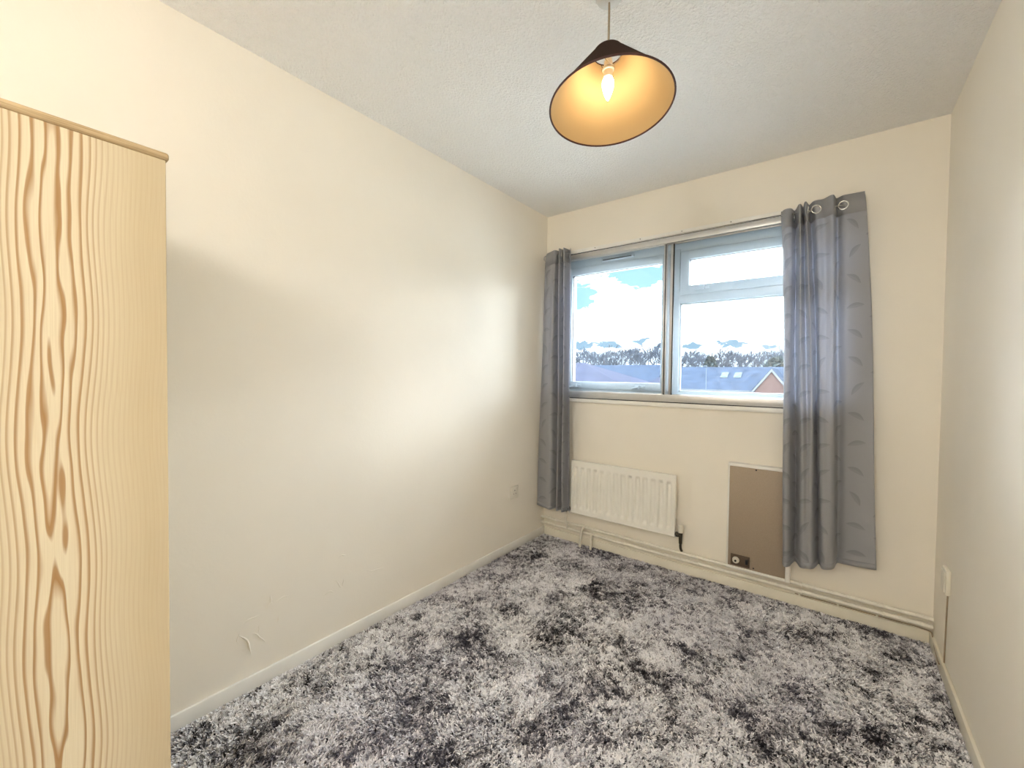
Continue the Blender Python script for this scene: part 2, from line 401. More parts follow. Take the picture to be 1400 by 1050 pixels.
B().box((.40, YF - .019, 2.026), (.64, YF - .001, 2.046), .004).build('trickle_vent', M['upvc'], w1, True)
B().box((.415, YF - .0215, 2.032), (.625, YF - .018, 2.038)).build('vent_slot', M['seal_gap_dark'], w1)
# fixed lower right light: beads and pane
b = B(); x0, x1, z0, z1 = .944, OX1 - .045, 1.118, 1.682
b.box((x0, YF + .01, z0), (x0 + .008, YF + .03, z1)); b.box((x0, YF + .01, z0), (x1, YF + .03, z0 + .008)); b.box((x0, YF + .01, z1 - .008), (x1, YF + .03, z1))
b.build('bead', M['upvc'], w1)
B().box((x0, YF + .018, z0), (x1, YF + .024, z1)).build('pane', M['glass_outer'], w1)
def stay(x, z, parent):
    b = B(); b.box((x - .035, YF - .026, z - .008), (x + .035, YF - .012, z + .008), .003); b.box((x - .008, YF - .04, z - .012), (x + .008, YF - .02, z + .012), .003)
    b.tube([(x - .006, YF - .034, z), (x - .05, YF - .036, z - .012)], .005, 8)
    return b.build('handle', M['upvc'], parent, True)
stay(1.09, 1.765, fs); stay(.70, 1.142, ls); stay(.22, 1.142, ls)

# inner sliding secondary glazing
w2 = tag(empty('window_2', (.96, .02, OZ0)), kind='structure')
b = B()
b.box((OX0, -.004, 2.048), (OX1, .012, 2.083), .002); b.box((OX0, .020, 2.052), (OX1, .030, 2.088)); b.box((OX0, .038, 2.05), (OX1, .052, 2.088), .002); 
b.build('top_track', M['alu'], w2, True)
b = B()
b.box((OX0, -.004, 1.058), (OX1, .012, 1.100), .002); b.box((OX0, .020, 1.058), (OX1, .030, 1.094)); b.box((OX0, .038, 1.058), (OX1, .052, 1.102), .002); b.box((OX0, -.002, 1.056), (OX1, .05, 1.075))
b.build('bottom_track', M['alu'], w2, True)
B().box((OX0, -.001, 2.083), (OX1, .052, 2.0915)).build('head_gap_shade', M['seal_gap_dark'], w2)  # black strip painting the shade in the gap below the top trim
B().box((OX0, -.001, 1.0495), (OX1, .004, 1.058)).build('sill_gap_shade', M['seal_gap_dark'], w2)  # black strip painting the shadow line above the sill board
b = B(); b.box((OX0, -.004, 1.06), (OX0 + .03, .05, 2.088), .002); b.build('side_channel', M['alu'], w2, True)
b = B(); b.box((OX1 - .03, -.004, 1.06), (OX1, .05, 2.088), .002); b.build('side_channel', M['alu'], w2, True)
def slider(x0, x1, y, st0, st1):
    b = B()
    b.box((x0, y - .006, 1.078), (x0 + st0, y + .006, 2.07), .002); b.box((x1 - st1, y - .006, 1.078), (x1, y + .006, 2.07), .002)
    b.box((x0 + st0 * .5, y - .006, 1.078), (x1 - st1 * .5, y + .006, 1.104), .002); b.box((x0 + st0 * .5, y - .006, 2.044), (x1 - st1 * .5, y + .006, 2.07), .002)
    o = b.build('sliding_sash', M['alu'], w2, True)
    B().box((x0 + st0 * .8, y - .002, 1.10), (x1 - st1 * .8, y + .002, 2.048)).build('pane', M['glass'], o)
    return o
sa = slider(.13, .889, .016, .022, .020)
B().box((.880, .004, 1.10), (.884, .011, 2.045)).build('seal', M['seal_gap_dark'], sa)
sb = slider(.905, 1.79, .034, .022, .022)
B().box((.922, .022, 1.10), (.929, .029, 2.045)).build('seal', M['seal_gap_dark'], sb)
tag(B().box((OX0 + .01, -.016, 1.024), (OX1 - .01, 0, 1.050), .004).build('trim_1', M['white'], smooth=True), kind='structure')
b = B().box((OX0 - .02, -.009, 2.091), (OX1 + .02, 0, 2.113), .002)
t2 = tag(b.build('trim_2', M['white'], smooth=True), kind='structure')
for x in (.40, .72, .98, 1.25, 1.495, 1.72):
    B().lathe([(0, .001), (.003, .001), (.003, -.002)], frame_to((x, -.0095, 2.103), (0, -1, 0)), 8).build('screw', M['brass'], t2)

# ------------------------------------------------------------------ carpet pile
def vnoise(x, y, sc, seed):
    r = np.random.default_rng(seed); g = r.random((256, 256)); x = x * sc; y = y * sc
    xi = np.floor(x).astype(int); yi = np.floor(y).astype(int); fx = x - xi; fy = y - yi
    fx = fx * fx * (3 - 2 * fx); fy = fy * fy * (3 - 2 * fy)
    G = lambda a, b: g[a % 256, b % 256]
    return (G(xi, yi) * (1 - fx) + G(xi + 1, yi) * fx) * (1 - fy) + (G(xi, yi + 1) * (1 - fx) + G(xi + 1, yi + 1) * fx) * fy
def fbm(x, y, sc, seed, o=4):
    s = 0; a = .5; t = 0
    for k in range(o): s = s + a * vnoise(x + 3.1 * k, y - 1.7 * k, sc * 2 ** k, seed + k); t += a; a *= .55
    return s / t
def carpet():
    sp = .0074
    gx = np.arange(TS + .003, W - TS - .002, sp); gy = np.arange(-3.0, -.014 - .003, sp)
    X, Y = np.meshgrid(gx, gy); X = X.ravel(); Y = Y.ravel(); n = len(X)
    X = X + rng.uniform(-.5, .5, n) * sp; Y = Y + rng.uniform(-.5, .5, n) * sp
    cc = .0135; ci, cj = np.floor(X / cc), np.floor(Y / cc); hs1 = np.modf(np.sin(ci * 12.9898 + cj * 78.233) * 43758.5)[0]; hs2 = np.modf(np.sin(ci * 39.346 + cj * 11.135) * 24634.6)[0]
    X = X + .38 * ((ci + .5 + .35 * hs1) * cc - X); Y = Y + .38 * ((cj + .5 + .35 * hs2) * cc - Y)   # the yarn gathers into clumps
    X = np.clip(X, TS + .004, W - TS - .004); Y = np.clip(Y, NEAR, -.018)
    lean = 2 * np.pi * 2 * fbm(X, Y, 5.0, 11, 3)                       # which way the pile lies
    wx = X + .05 * (fbm(X, Y, 6, 50) - .5); wy = Y + .05 * (fbm(X, Y, 6, 60) - .5)
    big = fbm(wx, wy, 2.2, 21, 2); mid = fbm(wx, wy, 9.0, 31, 4); fine = fbm(X, Y, 60, 41, 2)
    tone = .72 + .45 * (big - .5) + 1.5 * (mid - .5) + 1.1 * (fine - .5) + rng.normal(0, .25, n)  # random yarn tone, with shading of crushed pile put in as colour
    tint = np.clip(fbm(X, Y, 2.0, 71, 3) * 2.2 - .6 + rng.normal(0, .15, n), 0, 1)
    hgt = .0125 * (.72 + .55 * fbm(X, Y, 22, 81, 3)) * rng.uniform(.8, 1.15, n)
    NB = 4; V = []; TN = []; TI = []
    for k in range(NB):
        a = rng.uniform(0, 2 * np.pi, n); ln = lean + rng.normal(0, 1.3, n); amt = hgt * rng.uniform(.45, 1.15, n)
        bx = X + rng.uniform(-.0025, .0025, n); by = Y + rng.uniform(-.0025, .0025, n)
        w = rng.uniform(.0016, .0027, n); cx, cy = np.cos(a) * w, np.sin(a) * w
        dx, dy = np.cos(ln) * amt, np.sin(ln) * amt; h = hgt * rng.uniform(.75, 1.05, n)
        m = .55
        q = np.stack([np.stack([bx - cx, by - cy, np.full(n, -.003)], 1), np.stack([bx + cx, by + cy, np.full(n, -.003)], 1),
                      np.stack([bx + dx * .35 + cx * 1.15, by + dy * .35 + cy * 1.15, h * .68], 1), np.stack([bx + dx * .35 - cx * 1.15, by + dy * .35 - cy * 1.15, h * .68], 1),
                      np.stack([bx + dx + cx * .6, by + dy + cy * .6, h * .98], 1), np.stack([bx + dx - cx * .6, by + dy - cy * .6, h * .90], 1)], 1)
        V.append(q); t = np.clip(tone + rng.normal(0, .07, n), 0, 1); TN.append(np.repeat(t[:, None], 6, 1)); TI.append(np.repeat(tint[:, None], 6, 1))
    V = np.concatenate(V).reshape(-1, 3)
    V[:, 0] = np.clip(V[:, 0], TS + .0005, W - TS - .0005); V[:, 1] = np.clip(V[:, 1], NEAR, -.0145)
    nb = n * NB; base = (np.arange(nb) * 6)[:, None]
    F = np.concatenate([base + np.array([[0, 1, 2, 3]]), base + np.array([[3, 2, 4, 5]])], 1).reshape(-1, 4)
    me = bpy.data.meshes.new('carpet'); me.vertices.add(len(V)); me.vertices.foreach_set('co', V.ravel().astype(np.float32))
    nl = F.size; me.loops.add(nl); me.loops.foreach_set('vertex_index', F.ravel().astype(np.int32))
    me.polygons.add(len(F)); me.polygons.foreach_set('loop_start', (np.arange(len(F)) * 4).astype(np.int32))
    me.update(calc_edges=True)
    for nm, arr in (('tone', TN), ('tint', TI)):
        at = me.attributes.new(nm, 'FLOAT', 'POINT'); at.data.foreach_set('value', np.concatenate(arr).ravel().astype(np.float32))
    o = link_mesh('carpet', me, M['carpet'])
    tag(o, 'mottled charcoal and pale grey shag carpet covering the floor', 'carpet', kind='stuff')
carpet()

# ------------------------------------------------------------------ wardrobe
WBK = -2.97
wx1, wy1, wz = .58, -2.414, 1.691
wr = tag(empty('wardrobe', (.30, -2.68, 0)), 'pale pine wardrobe with bold vertical grain standing against the cream wall', 'wardrobe')
B().box((wx1 - .018, WBK + .01, .012), (wx1, wy1 - .002, wz - .017), .0015).build('side_panel', M['pine'], wr)
B().box((.022, WBK + .01, .012), (.040, wy1 - .002, wz - .017), .0015).build('side_panel', M['pine'], wr)
B().box((.040, WBK + .012, .012), (wx1 - .018, WBK + .022, wz - .017)).build('back_panel', M['pine'], wr)
B().box((.040, WBK + .022, .06), (wx1 - .018, wy1 - .03, .078)).build('bottom_panel', M['pine_edge'], wr)
B().box((.017, WBK + .006, wz - .017), (wx1 + .003, wy1 + .004, wz), .006, 3).build('top_board', M['pine_edge'], wr, True)
for x0, x1, kx in ((.041, .2995, .275), (.3005, wx1 - .019, .325)):
    d = B().box((x0, wy1 - .024, .082), (x1, wy1 - .006, wz - .02), .002).build('door', M['pine'], wr)
    B().lathe([(0, .024), (.010, .022), (.014, .016), (.011, .009), (.006, .004), (.007, -.002), (0, -.002)], frame_to((kx, wy1 - .006, .95), (0, 1, 0)), 16).build('knob', M['pine_edge'], d, True)
B().box((.041, wy1 - .05, .012), (wx1 - .019, wy1 - .03, .06)).build('plinth', M['pine'], wr)

# ------------------------------------------------------------------ curtains
def crom(pts, n):
    P = np.array(pts, float); P = np.vstack([2 * P[0] - P[1], P, 2 * P[-1] - P[-2]]); out = []
    segs = len(pts) - 1
    for i in range(segs):
        p0, p1, p2, p3 = P[i:i + 4]
        for k in range(n):
            t = k / n
            out.append(.5 * ((2 * p1) + (-p0 + p2) * t + (2 * p0 - 5 * p1 + 4 * p2 - p3) * t * t + (-p0 + 3 * p1 - 3 * p2 + p3) * t ** 3))
    out.append(P[-2]); return np.array(out)
def curtain(top, bot, ztop, zbot, label, eyelets, mid=None):
    root = tag(empty('curtain', (np.mean([p[0] for p in bot]), -.08, min(zbot))), label, 'curtain', 'pair of grey curtains at the window')
    NS, NR = 10, 60
    Tp, Bp = crom(top, NS), crom(bot, NS); n = len(Tp)
    arc = np.concatenate([[0], np.cumsum(np.linalg.norm(np.diff(Bp, axis=0), axis=1))])
    zt = np.interp(np.linspace(0, 1, n), np.linspace(0, 1, len(ztop)), ztop); zb = np.interp(np.linspace(0, 1, n), np.linspace(0, 1, len(zbot)), zbot)
    bm = bmesh.new(); uvl = bm.loops.layers.uv.new('UVMap'); G = []; UV = []
    for j in range(NR + 1):
        t = j / NR; s = t ** .75; row = []; uvr = []
        Q = Tp * (1 - s) + Bp * s
        for i in range(n):
            z = zt[i] * (1 - t) + zb[i] * t
            wob = .004 * math.sin(5 * t + .9 * i / NS) * math.sin(math.pi * t)
            row.append(bm.verts.new((Q[i, 0] + wob, min(Q[i, 1] + .5 * wob, -.012), z))); uvr.append((arc[i], (1 - t) * 1.83))
        G.append(row); UV.append(uvr)
    for j in range(NR):
        for i in range(n - 1):
            f = bm.faces.new((G[j][i], G[j + 1][i], G[j + 1][i + 1], G[j][i + 1]))
            for lp, (a, c) in zip(f.loops, ((j, i), (j + 1, i), (j + 1, i + 1), (j, i + 1))): lp[uvl].uv = UV[a][c]
    me = bpy.data.meshes.new('fabric'); bm.to_mesh(me); bm.free()
    o = link_mesh('fabric', me, M['curtain'], root, True)
    sm = o.modifiers.new('thickness', 'SOLIDIFY'); sm.thickness = .0015; sm.offset = 0
    # stitched header line and hem: slightly thicker bands of the same cloth
    def band(name, j0, j1, off):
        bm = bmesh.new(); uvl = bm.loops.layers.uv.new('UVMap'); rows = []
        for t in (j0, j1):
            s = t ** .75; Q = Tp * (1 - s) + Bp * s; r = []
            for i in range(n):
                z = zt[i] * (1 - t) + zb[i] * t
                wob = .004 * math.sin(5 * t + .9 * i / NS) * math.sin(math.pi * t)
                r.append(bm.verts.new((Q[i, 0] + wob, min(Q[i, 1] + .5 * wob, -.012), z)))
            rows.append(r)
        for i in range(n - 1): bm.faces.new((rows[0][i], rows[1][i], rows[1][i + 1], rows[0][i + 1]))
        me = bpy.data.meshes.new(name); bm.to_mesh(me); bm.free()
        h = link_mesh(name, me, M['curtain'], root, True)
        q = h.modifiers.new('thickness', 'SOLIDIFY'); q.thickness = .0038; q.offset = 0
    band('header', .0, .052, 0); band('hem', .985, 1.0, 0)
    for (x, y, z, nx, ny) in eyelets:
        Mx = frame_to((x, y, z), (nx, ny, 0))
        B().lathe(torus_prof(.0195, .0042), Mx, 28, True).build('eyelet', M['chrome'], root, True)
    return root
topR = [(1.497, -.05), (1.515, -.09), (1.540, -.085), (1.556, -.03), (1.580, -.112), (1.592, -.045), (1.604, -.118), (1.617, -.05), (1.640, -.088), (1.675, -.08), (1.712, -.108), (1.726, -.04), (1.755, -.062), (1.800, -.060), (1.834, -.058)]
botR = [(1.547, -.07), (1.556, -.118), (1.575, -.112), (1.597, -.03), (1.625, -.112), (1.650, -.120), (1.677, -.108), (1.699, -.03), (1.713, -.108), (1.735, -.120), (1.757, -.10), (1.770, -.035), (1.80, -.055), (1.86, -.078), (1.917, -.095)]
curtain(topR, botR, [2.085, 2.092, 2.10, 2.11, 2.112], [.235, .252, .266, .285, .320],
        'wider grey leaf-patterned eyelet curtain hanging right of the window', [(1.754, -.064, 2.062, -.05, -1), (1.648, -.090, 2.058, .25, -1), (1.549, -.058, 2.05, .95, -.3), (1.586, -.08, 2.06, .98, -.2), (1.611, -.085, 2.06, -.98, -.2)])
topL = [(.030, -.062), (.060, -.092), (.100, -.100), (.135, -.105), (.150, -.04), (.172, -.112), (.186, -.04), (.208, -.112), (.224, -.05), (.252, -.09)]
botL = [(.014, -.112), (.050, -.122), (.100, -.130), (.142, -.135), (.160, -.05), (.192, -.135), (.206, -.055), (.236, -.135), (.252, -.07), (.285, -.112)]
curtain(topL, botL, [2.09, 2.105, 2.112, 2.112, 2.105], [.255, .25, .25, .25, .25],
        'narrow bunched grey curtain hanging in the left corner beside the window', [(.045, -.076, 2.068, .6, -.8), (.143, -.07, 2.068, .98, -.2), (.179, -.075, 2.068, .98, .2), (.216, -.08, 2.068, .98, -.2)])
# curtain wire with hooks
cw = tag(empty('curtain_wire', (.02, -.07, 2.07)), 'thin steel curtain wire threaded through the eyelets above the window', 'curtain wire')
B().tube([(.016, -.072, 2.070), (.5, -.07, 2.067), (1.0, -.069, 2.066), (1.5, -.07, 2.063), (1.754, -.066, 2.062), (1.80, -.035, 2.063)], .0022, 8).build('wire', M['chrome'], cw, True)
for x, y in ((.016, -.072), (1.80, -.035)):
    B().tube(arc_path([(x, 0, 2.075), (x, y, 2.075), (x, y, 2.064)], .008), .0028, 8).build('hook', M['chrome'], cw, True)

# ------------------------------------------------------------------ radiator
rad = tag(empty('radiator', (.63, -.07, .235)), 'white ribbed panel radiator on the wall below the window', 'radiator')
rx0, rx1, rz0, rz1, ry = .276, .991, .246, .614, -.078
def rad_panel():
    nx, nz = 14 * 12 + 1, 40; bm = bmesh.new(); G = []
    for j in range(nz + 1):
        z = rz0 + (rz1 - rz0) * j / nz; row = []
        fz = min(max((z - rz0 - .030) / .022, 0), 1) * min(max((rz1 - .040 - z) / .018, 0), 1); fz = fz * fz * (3 - 2 * fz)
        for i in range(nx):
            x = rx0 + (rx1 - rx0) * i / (nx - 1); u = ((x - rx0 - .012) / ((rx1 - rx0 - .024) / 14)) % 1.0
            edge = 0 if (x < rx0 + .012 or x > rx1 - .012) else 1
            g = min(max((.5 - abs(u - .5) - .20) / .09, 0), 1); g = g * g * (3 - 2 * g)
            row.append(bm.verts.new((x, ry + .015 * g * fz * edge, z)))
        G.append(row)
    for j in range(nz):
        for i in range(nx - 1): bm.faces.new((G[j][i], G[j][i + 1], G[j + 1][i + 1], G[j + 1][i]))
    me = bpy.data.meshes.new('front_panel'); bm.to_mesh(me); bm.free()
    o = link_mesh('front_panel', me, M['rad'], rad, False); me.polygons.foreach_set('use_smooth', [True] * len(me.polygons))
    return o
rad_panel()
B().box((rx0, ry, rz0), (rx1, ry + .002, rz0 + .004)).box((rx0 - .002, ry - .002, rz0 - .004), (rx1 + .002, ry + .022, rz0 + .004), .003).build('bottom_rail', M['rad'], rad, True)
B().box((rx0 - .002, ry - .002, rz1 - .003), (rx1 + .002, ry + .022, rz1 + .004), .003).build('top_rail', M['rad'], rad, True)
B().box((rx0 - .002, ry - .001, rz0), (rx0 + .003, ry + .022, rz1), .001).build('side_edge', M['rad'], rad, True)
B().box((rx1 - .003, ry - .001, rz0), (rx1 + .002, ry + .022, rz1), .001).build('side_edge', M['rad'], rad, True)
B().box((rx0, ry + .020, rz0), (rx1, ry + .022, rz1)).build('back_panel', M['rad'], rad)
for x in (rx0 + .12, rx1 - .12):
    B().box((x - .02, ry + .02, rz0 + .03), (x + .02, -.0005, rz1 - .05), .003).build('bracket', M['rad'], rad)
# valves and tails
v = B(); v.tube([(rx1 + .001, -.066, .262), (rx1 + .036, -.062, .252)], [.010, .011], 10); v.tube([(rx1 + .032, -.058, .205), (rx1 + .032, -.058, .272)], [.010, .012], 12)
v.lathe([(0, .010), (.015, .010), (.015, -.006), (0, -.006)], frame_to((rx1 + .012, -.065, .259), (1, 0, 0)), 6)
vb = v.build('valve', M['brass'], rad, True)
B().lathe([(0, .048), (.010, .048), (.0155, .044), (.0165, .02), (.015, .002), (0, 0)], frame_to((rx1 + .032, -.058, .270), (0, 0, 1)), 16).build('valve_cap', M['cream_plastic'], vb, True)
B().tube(arc_path([(rx1 + .032, -.058, .21), (rx1 + .032, -.056, .175), (rx1 + .032, -.030, .150)], .02), .0075, 10).build('tail_pipe', M['brass'], rad, True)
v = B(); v.tube([(rx0 - .001, -.066, .262), (rx0 - .045, -.058, .262)], [.010, .011], 10); v.tube([(rx0 - .052, -.055, .235), (rx0 - .052, -.055, .288)], [.011, .010], 12)
v.lathe([(0, .010), (.015, .010), (.015, -.006), (0, -.006)], frame_to((rx0 - .03, -.06, .262), (1, 0, 0)), 6); v.build('valve', M['brass'], rad, True)
B().tube(arc_path([(rx0 - .052, -.055, .24), (rx0 - .052, -.055, .14), (rx0 - .045, -.034, .104)], .03), .0085, 10).build('tail_pipe', M['pipe'], rad, True)

# ------------------------------------------------------------------ heating pipes along the skirting
up = tag(empty('heating_pipe', (1.06, -.03, .14)), 'upper of two cream-painted heating pipes running above the skirting', 'pipe', 'heating pipes along the window wall')
lo = tag(empty('heating_pipe', (1.06, -.03, .10)), 'lower of two cream-painted heating pipes just above the skirting', 'pipe', 'heating pipes along the window wall')
zu = lambda x: .146 - .007 * x; zl = lambda x: .104 - .0035 * x
def run(z): return [(x, -.034 + .0012 * math.sin(4 * x), z(x) + .0012 * math.sin(5 * x)) for x in np.linspace(.004, W - .004, 24)]
B().tube(run(zu), .0105, 12).build('pipe_run', M['pipe'], up, True)
B().tube(run(zl), .0105, 12).build('pipe_run', M['pipe'], lo, True)
B().tube(arc_path([(.36, -.030, zu(.36) - .002), (.355, -.058, zu(.36) - .004), (.342, -.060, .004)], .03), .0095, 10).build('drop_pipe', M['pipe'], up, True)
B().tube(arc_path([(.425, -.030, zl(.42) - .002), (.424, -.05, zl(.42) - .003), (.422, -.052, .004)], .02), .0085, 10).build('drop_pipe', M['pipe'], lo, True)
for x in (.66, 1.12, 1.63, 1.95):
    for z, pr in ((zu, up), (zl, lo)):
        b = B(); c = z(x); b.tube([(x, -.034 - .0125 * math.cos(a), c + .0125 * math.sin(a)) for a in np.linspace(-2.2, 2.2, 12)], .0026, 6)
        b.box((x - .005, -.024, c - .014), (x + .005, -.0005, c - .006)); b.build('pipe_clip', M['pipe'], pr, True)

# ------------------------------------------------------------------ brown wall heater
ht = tag(empty('wall_heater', (1.42, -.01, .13)), 'flat brown metal wall heater in a white casing beside the curtain', 'heater')
hx0, hx1, hz0, hz1, hy = 1.282, 1.556, .151, .716, -.055
B().box((hx0, hy, hz0), (hx1, hy + .012, hz1), .003).build('front_panel', M['brown'], ht, True)
b = B(); b.box((hx0 - .010, hy + .006, .152), (hx1 + .022, -.0005, hz1 + .016), .004); b.box((hx0 - .008, hy + .002, hz1 - .001), (hx1 + .022, hy + .02, hz1 + .016), .003)
b.box((hx1 + .001, hy - .004, .134), (hx1 + .022, hy + .012, hz1 + .016), .003); b.box((hx0 - .008, hy - .002, .134), (hx1 + .022, hy + .010, hz0 - .001), .003)
b.build('casing', M['white'], ht, True)
cp = B().box((1.297, hy - .0035, .159), (1.392, hy + .0005, .221), .002).build('control_plate', M['brown_dark'], ht, True)
B().lathe([(0, .016), (.006, .016), (.0065, .013), (.016, .012), (.018, .0), (0, 0)], frame_to((1.324, hy - .0035, .190), (0, -1, 0)), 24).build('knob', M['cream_plastic'], cp, True)
B().lathe([(0, .0195), (.0055, .019), (.006, .016), (0, .016)], frame_to((1.324, hy - .0035, .190), (0, -1, 0)), 12).build('knob_centre', M['black'], cp, True)
B().box((1.370, hy - .009, .177), (1.384, hy - .003, .206), .002).build('rocker_switch', M['black'], cp, True)
for x, z in ((1.412, .708), (1.410, .164)):
    B().lathe([(0, .002), (.0035, .0015), (.0045, 0), (0, 0)], frame_to((x, hy, z), (0, -1, 0)), 10).build('screw', M['black'], ht, True)

# ------------------------------------------------------------------ sockets and cable
sk = tag(empty('wall_socket', (0, -.385, .405)), 'white single power socket on the left wall near the corner', 'socket')
B().box((0, -.428, .362), (.010, -.342, .448), .003).build('faceplate', M['cream_plastic'], sk, True)
for y, z, h in ((-.385, .418, .008), (-.397, .396, .004), (-.373, .396, .004)):
    B().box((.0095, y - .003, z - h / 2), (.0104, y + .003, z + h / 2)).build('pin_hole', M['black'], sk)
B().box((.0095, -.364, .416), (.014, -.354, .432), .001).build('switch', M['cream_plastic'], sk)
bx = tag(empty('junction_box', (W, -.29, .40)), 'small cream junction box low on the right wall', 'junction box')
B().box((W - .016, -.325, .358), (W, -.250, .458), .004).build('cover', M['gloss'], bx, True)
B().box((W - .020, -.316, .366), (W - .015, -.259, .450), .002).build('faceplate', M['cream_plastic'], bx, True)
cb = tag(empty('wall_cable', (W - .01, -.2, .07)), 'thin brown cable running along the skirting and up the right wall', 'cable')
B().tube(arc_path([(1.60, -.016, .072), (1.75, -.0165, .074), (1.9, -.016, .072), (2.05, -.016, .073), (W - .022, -.018, .070), (W - .008, -.03, .070), (W - .009, -.09, .052), (W - .014, -.20, .040), (W - .016, -.262, .048)], .02), .0028, 8).build('cord', M['cable'], cb, True)
B().tube([(W - .003, -.268, .045), (W - .003, -.275, .15), (W - .003, -.29, .36)], .0026, 8).build('cord', M['cable'], cb, True)
for x in (1.62, 1.78, 1.93): B().box((x - .004, -.021, .064), (x + .004, -.0135, .079), .001).build('cable_clip', M['gloss'], cb)

# ------------------------------------------------------------------ pendant lamp
lx, ly = 1.1605, -1.4600
pl = tag(empty('pendant_lamp', (lx, ly, H)), 'brown conical pendant lampshade with a lit candle bulb hanging from the ceiling', 'lamp')
B().lathe([(0, -.030), (.012, -.030), (.020, -.027), (.036, -.022), (.042, -.012), (.044, 0.0), (0, 0)], Matrix.Translation((lx, ly, H)), 32).build('ceiling_rose', M['rose'], pl, True)
B().tube([(lx, ly, H - .028), (lx, ly, 2.19)], .0034, 10).build('cord', M['cord'], pl, True)
nrm = Vector((-.0974, .0683, .9929)); top = Vector((lx + .0002, ly - .0027, 2.2158))
q = nrm.to_track_quat('Z', 'Y').to_matrix().to_4x4(); MS = Matrix.Translation(top) @ q
hS, RS, rS = .176, .1855, .045
sh = B().lathe([(rS, 0), (RS, -hS)], MS, 72).build('lamp_shade', M['shade_out'], pl, True)
B().lathe([(rS - .0012, -.0008), (RS - .0012, -hS + .0004)], MS, 72).build('lining', M['shade_in'], sh, True)
B().lathe([(r, z - hS) for r, z in torus_prof(RS - .0006, .0028, 8)], MS, 72, True).build('rim', M['shade_rim'], sh, True)
B().lathe([(r, z) for r, z in torus_prof(rS - .0006, .0018, 8)], MS, 40, True).build('top_ring', M['shade_rim'], sh, True)
g = B()
for k in range(3):
    a = 2 * math.pi * k / 3 + .5
    pts = [MS @ Vector((rS * math.cos(a), rS * math.sin(a), -.001)), MS @ Vector((rS * .7 * math.cos(a), rS * .7 * math.sin(a), -.03)), Vector((lx + .019 * math.cos(a), ly + .019 * math.sin(a), 2.168))]
    g.tube(pts, .0014, 6)
g.lathe([(r, z) for r, z in torus_prof(.0195, .0016, 6)], Matrix.Translation((lx, ly, 2.168)), 24, True)
g.build('gimbal', M['chrome'], sh, True)
B().lathe([(0, 2.20), (.010, 2.20), (.013, 2.19), (.0135, 2.172), (.018, 2.170), (.018, 2.164), (.0145, 2.162), (.0140, 2.142), (0, 2.142)], Matrix.Translation((lx, ly, 0)), 24).build('lamp_holder', M['white'], pl, True)
B().lathe([(0, 2.0725), (.0025, 2.0735), (.0065, 2.081), (.0115, 2.093), (.0160, 2.108), (.0182, 2.122), (.0170, 2.133), (.0125, 2.141), (.009, 2.143), (0, 2.1435)], Matrix.Translation((lx, ly, 0)), 28).build('bulb', M['bulb'], pl, True)

# added opal fill lamp, unseen behind the viewpoint, to brighten the room
gl = tag(empty('fill_lamp', (GX, GY, H)), 'round opal fill lamp added out of view behind the viewpoint', 'fill lamp')
B().lathe([(0, -.035), (.04, -.035), (.055, -.02), (.06, 0), (0, 0)], Matrix.Translation((GX, GY, H)), 32).tube([(GX, GY, H - .03), (GX, GY, GZL + .18)], .02, 8).build('fill_lamp_plate', M['white'], gl, True)
m, N = mat('fill_lamp_glow'); finish(N, N.n('ShaderNodeEmission', ins={0: (1, .96, .90, 1), 1: FILL_GLOBE}).outputs[0])
B().lathe([(.20 * math.sin(a), GZL - .19 * math.cos(a)) for a in np.linspace(0, 2.8, 18)], Matrix.Translation((GX, GY, 0)), 32).build('fill_lamp_globe', m, gl, True)

# ------------------------------------------------------------------ outdoors
GZ = -5.4
tag(B().box((-160, .3, GZ - .5), (120, 220, GZ)).build('ground', M['bounce_ground']), kind='structure')
def house(name, label, x0, x1, y0, y1, ze, zr, roofm, hip=(0, 0), over=.4):
    r = tag(empty(name, ((x0 + x1) / 2, (y0 + y1) / 2, GZ)), label, 'house')
    B().box((x0, y0, GZ), (x1, y1, ze)).build('wall', M['brick'], r)
    ym = (y0 + y1) / 2; a, c = x0 - over, x1 + over; e0, e1 = y0 - over, y1 + over
    bm = B(); vs = [bm.bm.verts.new(p) for p in ((a, e0, ze), (c, e0, ze), (c, e1, ze), (a, e1, ze), (a + hip[0], ym, zr), (c - hip[1], ym, zr))]
    for f in ((0, 1, 5, 4), (2, 3, 4, 5), (1, 2, 5), (3, 0, 4), (3, 2, 1, 0)): bm.bm.faces.new([vs[k] for k in f])
    rf = bm.build('roof', roofm, r)
    B().box((a, e0 - .08, ze - .16), (c, e0, ze), .0).build('gutter', M['bargeboard'], r)
    return r, rf
# terrace seen through the right-hand pane
h1, rf = house('terraced_house', 'slate-roofed brick house with white gable and skylights seen through right pane', -12.9, 6.0, 46.0, 55.0, -.20, 2.28, M['slate'])
yg, xg, hw, zt, zb = 44.6, -3.05, 1.60, 1.92, -1.0
B().prism([(xg - hw, yg, GZ), (xg + hw, yg, GZ), (xg + hw, yg, -.55), (xg, yg, zt - .12), (xg - hw, yg, -.55)], (0, 3.6, 0)).build('gable', M['brick'], h1)
for s in (-1, 1):
    B().prism([(xg, yg - .15, zt + .08), (xg, yg - .15, zt - .22), (xg + s * (hw + .35), yg - .15, -.90), (xg + s * (hw + .35), yg - .15, -.60)], (0, .14, 0)).build('bargeboard', M['bargeboard'], h1)
    B().prism([(xg, yg - .1, zt + .10), (xg, yg + 6.6, zt + .10), (xg + s * (hw + .4), yg + 3.0, -.62), (xg + s * (hw + .4), yg - .1, -.62)], (0, 0, .06)).build('gable_roof', M['slate'], h1)
